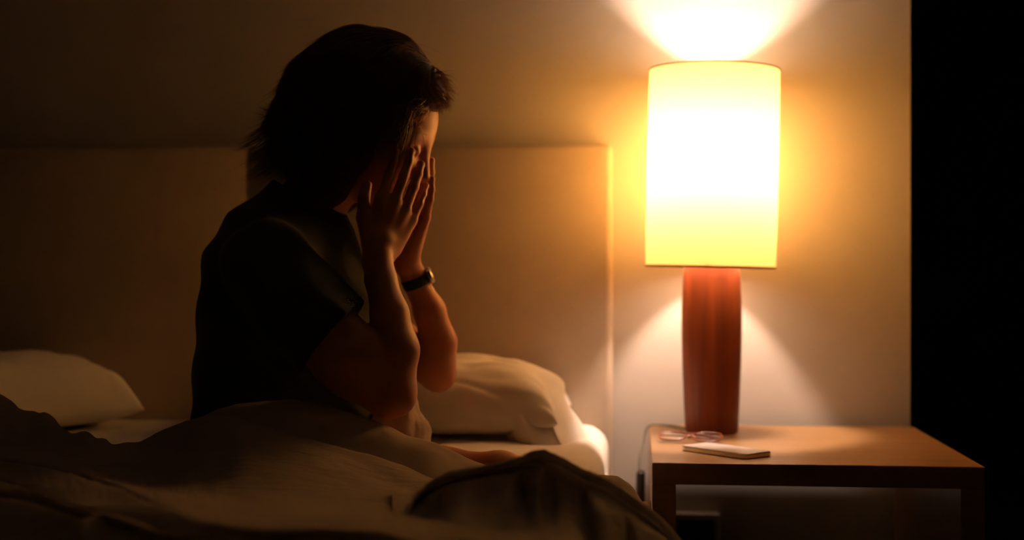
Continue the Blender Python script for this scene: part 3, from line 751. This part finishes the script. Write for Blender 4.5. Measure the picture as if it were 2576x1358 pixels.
hand(p3(951, 645, 2.060), p3(1050, 408, 2.108), (0.76, 0.65, 0.25), (0.65, -0.76, 0), (0.05, 0.10, 0.10))
hand(p3(1024, 648, 2.236), p3(1076, 450, 2.215), (0.62, -0.78, 0.2), (0.8, 0.6, 0), (0.04, 0.08, 0.10))
zcut = lambda X, Y, Z: Z - (ZM + 0.006)
bd.cut(zcut, bd.lo, np.array([0, 2.6, ZM + 0.03]), 0.004)
V, Q = bd.surface()
person = npmesh('person', V, Q, M['skin'])
pcen = Vector(P(690, 1100, YM))
tag(person, 'person in a dark t-shirt sitting in bed in profile, both hands covering the face', 'person')

# ---- t-shirt
tsF = Field((-1.0, 1.84, 0.505), (-0.20, 2.52, 1.10), 0.0035)
sy_ = 1.34
tsF.chain([p3(672, 1160, YM), p3(674, 1060, YM), p3(676, 950, YM), p3(684, 820, YM), p3(694, 690, YM), p3(722, 610, YM), p3(752, 555, YM)], [0.117, 0.114, 0.113, 0.113, 0.112, 0.092, 0.068], 0.03, sy=sy_, ym=YM)
tsF.cone(p3(830, 1010, YM), p3(800, 760, YM), 0.09, 0.075, 0.04, sy=1.3, ym=YM)
tsF.cone(p3(812, 610, YM), p3(858, 770, YM), 0.052, 0.066, 0.03, sy=1.25, ym=YM)
tsF.cone(p3(757, 545, YM), p3(775, 505, YM), 0.066, 0.063, 0.02)
tsF.cone(p3(690, 640, YM), p3(672, 665, Yn + 0.01), 0.078, 0.066, 0.035)
tsF.cone(p3(700, 640, YM), p3(700, 655, Yf), 0.075, 0.062, 0.035)
cn = [p3(670, 668, Yn), p3(740, 750, 1.992), p3(846, 858, 1.985)]
tsF.chain(cn, [0.066, 0.069, 0.0725], 0.02)
cf = [p3(700, 655, Yf), p3(820, 735, Yf + 0.01), p3(900, 795, Yf + 0.01)]
tsF.chain(cf, [0.062, 0.064, 0.066], 0.02)
def wrinkles(F_):
    sl, X, Y, Z = F_.sub(F_.lo, F_.lo + F_.h * (F_.n - 1))
    d = 0.0022 * np.sin(X * 95 + Z * 60 + 2.2 * np.sin(Z * 33) + Y * 20) * np.clip((X + 0.62) / 0.2, 0, 1) + 0.0022 * np.sin(Z * 60 + X * 30 + 2 * np.sin(Y * 25 + X * 12))
    F_.D[sl] += d.astype(np.float32)
wrinkles(tsF)
def cutplane(F_, A, nrm, reach, inner_r, B, dep=0.02):
    """trim a sleeve (or neck) square beyond A and hollow its mouth"""
    A = np.array(A); nrm = np.array(nrm) / np.linalg.norm(nrm)
    def fn(X, Y, Z):
        d = (X - A[0]) * nrm[0] + (Y - A[1]) * nrm[1] + (Z - A[2]) * nrm[2]
        rr = np.sqrt((X - A[0]) ** 2 + (Y - A[1]) ** 2 + (Z - A[2]) ** 2)
        return np.maximum(-d, rr - reach)
    F_.cut(fn, A - reach, A + reach, 0.003)
    def fn2(X, Y, Z):
        d = (X - A[0]) * nrm[0] + (Y - A[1]) * nrm[1] + (Z - A[2]) * nrm[2]
        r = np.sqrt(np.maximum(0, (X - A[0]) ** 2 + (Y - A[1]) ** 2 + (Z - A[2]) ** 2 - d * d))
        return np.maximum(r - inner_r, -d - dep)
    F_.cut(fn2, A - inner_r - 0.04, A + inner_r + 0.04, 0.002)
sA = p3(840, 848, 1.985); dA = p3(980, 990, 1.985) - sA; dA = dA / np.linalg.norm(dA)
cutplane(tsF, sA, (dA[0] + 0.10, 0.0, dA[2] + 0.02), 0.105, 0.064, None)
fA = p3(890, 790, Yf + 0.01); dF = p3(1090, 930, Yf) - fA
cutplane(tsF, fA, dF, 0.09, 0.058, None)
nA = p3(773, 508, YM); cutplane(tsF, nA + np.array([0, 0, 0.012]), (0.45, 0, 0.9), 0.09, 0.0585, None, 0.015)
tsF.cut(lambda X, Y, Z: Z - (ZM + 0.010), tsF.lo, np.array([0, 2.6, ZM + 0.03]), 0.004)
V, Q = tsF.surface()
sh = npmesh('t_shirt', V, Q, M['tshirt'], person); sh['label'] = 'dark greenish-grey short-sleeved t-shirt'

# ---- watch on the far wrist
wc = p3(1046, 706, 2.254); wd = p3(1027, 660, 2.243) - p3(1080, 780, 2.27); wd = wd / np.linalg.norm(wd)
e1 = np.cross(wd, [0, 1, 0]); e1 /= np.linalg.norm(e1); e2 = np.cross(wd, e1)
V = []; Fs = []
nW = 48
for (r, o) in ((0.0232, -0.009), (0.0250, -0.0075), (0.0250, 0.0075), (0.0232, 0.009)):
    for k in range(nW):
        a = 2 * math.pi * k / nW; V.append(wc + e1 * r * math.cos(a) + e2 * r * math.sin(a) + wd * o)
for i in range(4):
    for k in range(nW): Fs.append((i * nW + k, i * nW + (k + 1) % nW, ((i + 1) % 4) * nW + (k + 1) % nW, ((i + 1) % 4) * nW + k))
wt = mesh('wristwatch', V, Fs, M['strap'], person); wt['label'] = 'dark strap watch on the far wrist'
fd = np.array([0.75, 0, 0.3]); fd -= wd * (fd @ wd); fd /= np.linalg.norm(fd); fe = np.cross(wd, fd)
V = []; Fs = []
for (r, o) in ((0.0, 0.0235), (0.014, 0.0235), (0.0150, 0.0255), (0.0140, 0.0305), (0.0, 0.0310)):
    for k in range(24):
        a = 2 * math.pi * k / 24; V.append(wc + fd * o + wd * r * math.cos(a) + fe * r * math.sin(a))
for i in range(4):
    for k in range(24): Fs.append((i * 24 + k, i * 24 + (k + 1) % 24, (i + 1) * 24 + (k + 1) % 24, (i + 1) * 24 + k))
mesh('watch_case', V, Fs, M['watchmetal'], wt)

# ---- eyebrows
V, Fs = [], []
for s_ in (1, -1):
    for i in range(60):
        t = random.random(); b0 = hp(0.0955 - 0.016 * t * t, s_ * (0.010 + 0.040 * t), 0.019 + 0.004 * math.sin(t * 3) + random.uniform(-0.003, 0.003))
        tube_geo([b0, b0 + HL * s_ * 0.006 + HU * 0.003 + HF * 0.001], [0.0006, 0.0002], 3, False, V, Fs)
mesh('eyebrows', V, Fs, M['hairunder'], person)

# ---- hair: a combed mass and loose strands over it
hf = Field((-0.78, 2.02, 0.86), (-0.24, 2.32, 1.24), 0.004)
hf.ell(hp(-0.032, 0, 0.036), HR, (0.118, 0.094, 0.108), 0)
hf.chain([p3(900, 215, YM), p3(835, 262, YM), p3(772, 340, YM), p3(755, 388, YM)], [0.084, 0.076, 0.056, 0.040], 0.03, sy=1.25, ym=YM)
hf.cone(p3(930, 200, YM), p3(960, 195, YM), 0.082, 0.072, 0.03, sy=1.1, ym=YM)
for s_ in (1, -1):
    hf.chain([hp(-0.02, s_ * 0.062, 0.02), hp(-0.010, s_ * 0.070, -0.05), hp(-0.018, s_ * 0.064, -0.11), hp(-0.045, s_ * 0.052, -0.165)], [0.042, 0.034, 0.030, 0.024], 0.03)
hf.chain([p3(1000, 180, YM - 0.01), p3(1062, 212, YM - 0.02), p3(1100, 243, YM - 0.02)], [0.050, 0.028, 0.016], 0.025, sy=1.6, ym=YM)
# open the face
def facecut(X, Y, Z):
    f = (X - HCEN[0]) * HF[0] + (Z - HCEN[2]) * HF[2]; u = (X - HCEN[0]) * HU[0] + (Z - HCEN[2]) * HU[2]
    l = np.abs(Y - YM)
    return np.maximum(0.035 + 0.25 * np.maximum(0, -0.03 - u) - f, u - 0.066 + 0.45 * l)
hf.cut(facecut, hp(0, -0.15, -0.15) - 0.1, hp(0.15, 0.15, 0.1) + 0.1, 0.012)
V, Q = hf.surface()
hair_V, hair_Q = V, Q
bvh = BVHTree.FromPolygons([tuple(v) for v in V], [tuple(q) for q in Q])
Fv, Uv, Lv_ = Vector(HF), Vector(HU), Vector(HL); Hc = Vector(HCEN)
SV, SF = [], []
def strand(p, n, steps, step, flow, lift, rad, stick=0.6, wob=0.3):
    pts = [p + n * 0.0005]; d_prev = None
    ph1 = random.random() * 50
    for i in range(steps):
        d = flow(pts[-1]); d = d + Vector((noise.noise(Vector((ph1, i * 0.25, 0))), noise.noise(Vector((ph1, i * 0.25, 9))), noise.noise(Vector((ph1, i * 0.25, 19))))) * wob
        if d_prev: d = d_prev * 0.55 + d.normalized() * 0.45
        d.normalize(); d_prev = d
        q = pts[-1] + d * step
        c = bvh.find_nearest(q)
        tgt = c[0] + c[1] * (0.0012 + lift * (i / steps))
        out = (q - c[0]).dot(c[1])
        k = stick * max(0.0, 1 - max(0.0, out) / 0.02)
        q = q.lerp(tgt, k); pts.append(q)
    rr = [rad * (1.0 - 0.85 * (i / len(pts)) ** 1.5) for i in range(len(pts))]
    tube_geo(pts, rr, 3, False, SV, SF)
part = Hc + Fv * 0.045 + Uv * 0.14
def flow_all(q):
    r = q - Hc; f = r.dot(Fv); u = r.dot(Uv); l = r.dot(Lv_)
    w = 1 / (1 + math.exp(-(f - 0.055) / 0.012)) * (1 / (1 + math.exp(-(u - 0.045) / 0.015)))       # fringe zone
    back = -Fv * 0.9 - Uv * (0.55 if u > 0.05 else 1.1) + Lv_ * (0.25 if l > 0 else -0.25)
    side = -Uv * 1.0 - Fv * 0.25
    fr = Fv * 0.8 - Uv * 0.1 + Lv_ * (-0.5)
    s_ = min(1, abs(l) / 0.08) ** 2
    base = back * (1 - s_) + side * s_
    return (base * (1 - w) + fr * w).normalized()
vsel = np.random.choice(len(hair_V), 4200, replace=False)
for vi in vsel:
    p = Vector(hair_V[vi]); c = bvh.find_nearest(p); n = c[1]
    r = p - Hc
    if r.dot(Uv) < -0.12: continue
    if r.dot(Fv) > 0.065 and r.dot(Uv) > 0.02 and random.random() < 0.5: continue
    frn = r.dot(Fv) > 0.05 and r.dot(Uv) > 0.02
    strand(p, n, random.randint(4, 7) if frn else random.randint(9, 15), 0.0058, flow_all, random.uniform(0.0, 0.005), random.uniform(0.0005, 0.0011), 0.8, 0.35)
# curls that flick out at the nape and the tuft over the forehead
def flick(anchor, spread, dirv, bend, count, length, rad=(0.0005, 0.0012)):
    for i in range(count):
        a = Vector(anchor) + Vector((random.uniform(-1, 1) * spread, random.uniform(-1, 1) * spread * 1.6, random.uniform(-1, 1) * spread))
        d = (Vector(dirv) + Vector((random.gauss(0, .26), random.gauss(0, .3), random.gauss(0, .26)))).normalized()
        L = length * random.uniform(0.6, 1.1); pts = [a]; m = 9
        bb = Vector(bend) * random.uniform(0.5, 1.3)
        for k in range(m):
            d = (d + bb * (1.0 / m)).normalized(); pts.append(pts[-1] + d * (L / m))
        R = random.uniform(*rad); tube_geo(pts, [R * (1 - 0.85 * (k / m) ** 1.3) for k in range(m + 1)], 3, False, SV, SF)
flick(P(745, 300, YM), 0.014, (-0.6, 0, -0.8), (-0.5, 0, 0.9), 110, 0.040)
flick(P(700, 290, YM), 0.010, (-0.5, 0, -0.3), (-0.6, 0, 1.0), 60, 0.034)
flick(P(728, 345, YM), 0.014, (-0.6, 0, -0.9), (-1.0, 0, 1.6), 130, 0.036)
flick(P(724, 372, YM), 0.014, (-0.5, 0, -0.7), (-0.9, 0, 2.0), 110, 0.034)
flick(P(744, 392, YM), 0.018, (-0.45, 0, -1.0), (1.2, 0, 0.3), 220, 0.038)
flick(P(765, 410, YM), 0.020, (-0.1, 0, -1.0), (-0.3, 0, 0.3), 160, 0.035)
flick(P(1045, 170, YM - 0.01), 0.016, (0.75, -0.1, -0.55), (0.4, -0.1, -0.7), 130, 0.060, (0.0004, 0.0009))
flick(P(1075, 210, YM - 0.02), 0.018, (0.9, -0.1, 0.15), (-0.6, -0.2, -1.6), 420, 0.040, (0.0004, 0.0009))
flick(P(1090, 240, YM - 0.02), 0.013, (0.9, -0.1, 0.1), (-0.9, -0.2, -1.2), 320, 0.030, (0.0004, 0.0009))
flick(P(1060, 262, YM - 0.06), 0.012, (-0.3, -0.3, -0.35), (-1.2, -0.1, -0.4), 140, 0.050, (0.0004, 0.0009))
flick(P(1020, 290, YM - 0.072), 0.016, (-0.3, 0.0, -0.8), (-0.7, 0.1, -0.6), 320, 0.075, (0.0004, 0.0009))
flick(P(985, 92, YM), 0.010, (0.9, 0, -0.35), (0.1, 0, -1.3), 22, 0.085, (0.0003, 0.0005))
# one lock arching off the back with a gap beneath
flick(P(745, 215, YM), 0.006, (-0.6, 0, -0.75), (0.0, 0, -0.9), 90, 0.075)
sv = np.array([tuple(v) for v in SV]); 
tri = [f for f in SF]
me = bpy.data.meshes.new('hair')
allV = [tuple(v) for v in hair_V] + [tuple(v) for v in sv]; off = len(hair_V)
me.from_pydata(allV, [], [tuple(q) for q in hair_Q.tolist()] + [tuple(i + off for i in f) for f in tri]); me.update()
hair = link('hair', me, M['hair'], person); hair['label'] = 'brown chin-length hair flicking out at the nape'

# ------------------------------------------------------------------ world and colour
w = bpy.data.worlds.new('world'); SC.world = w; w.use_nodes = True
w.node_tree.nodes['Background'].inputs['Color'].default_value = (0, 0, 0, 1)
w.node_tree.nodes['Background'].inputs['Strength'].default_value = 0.0
SC.view_settings.view_transform = 'Standard'; SC.view_settings.look = 'None'
SC.view_settings.gamma = 1.0; SC.view_settings.use_curve_mapping = False
SC.view_settings.exposure = 0.0
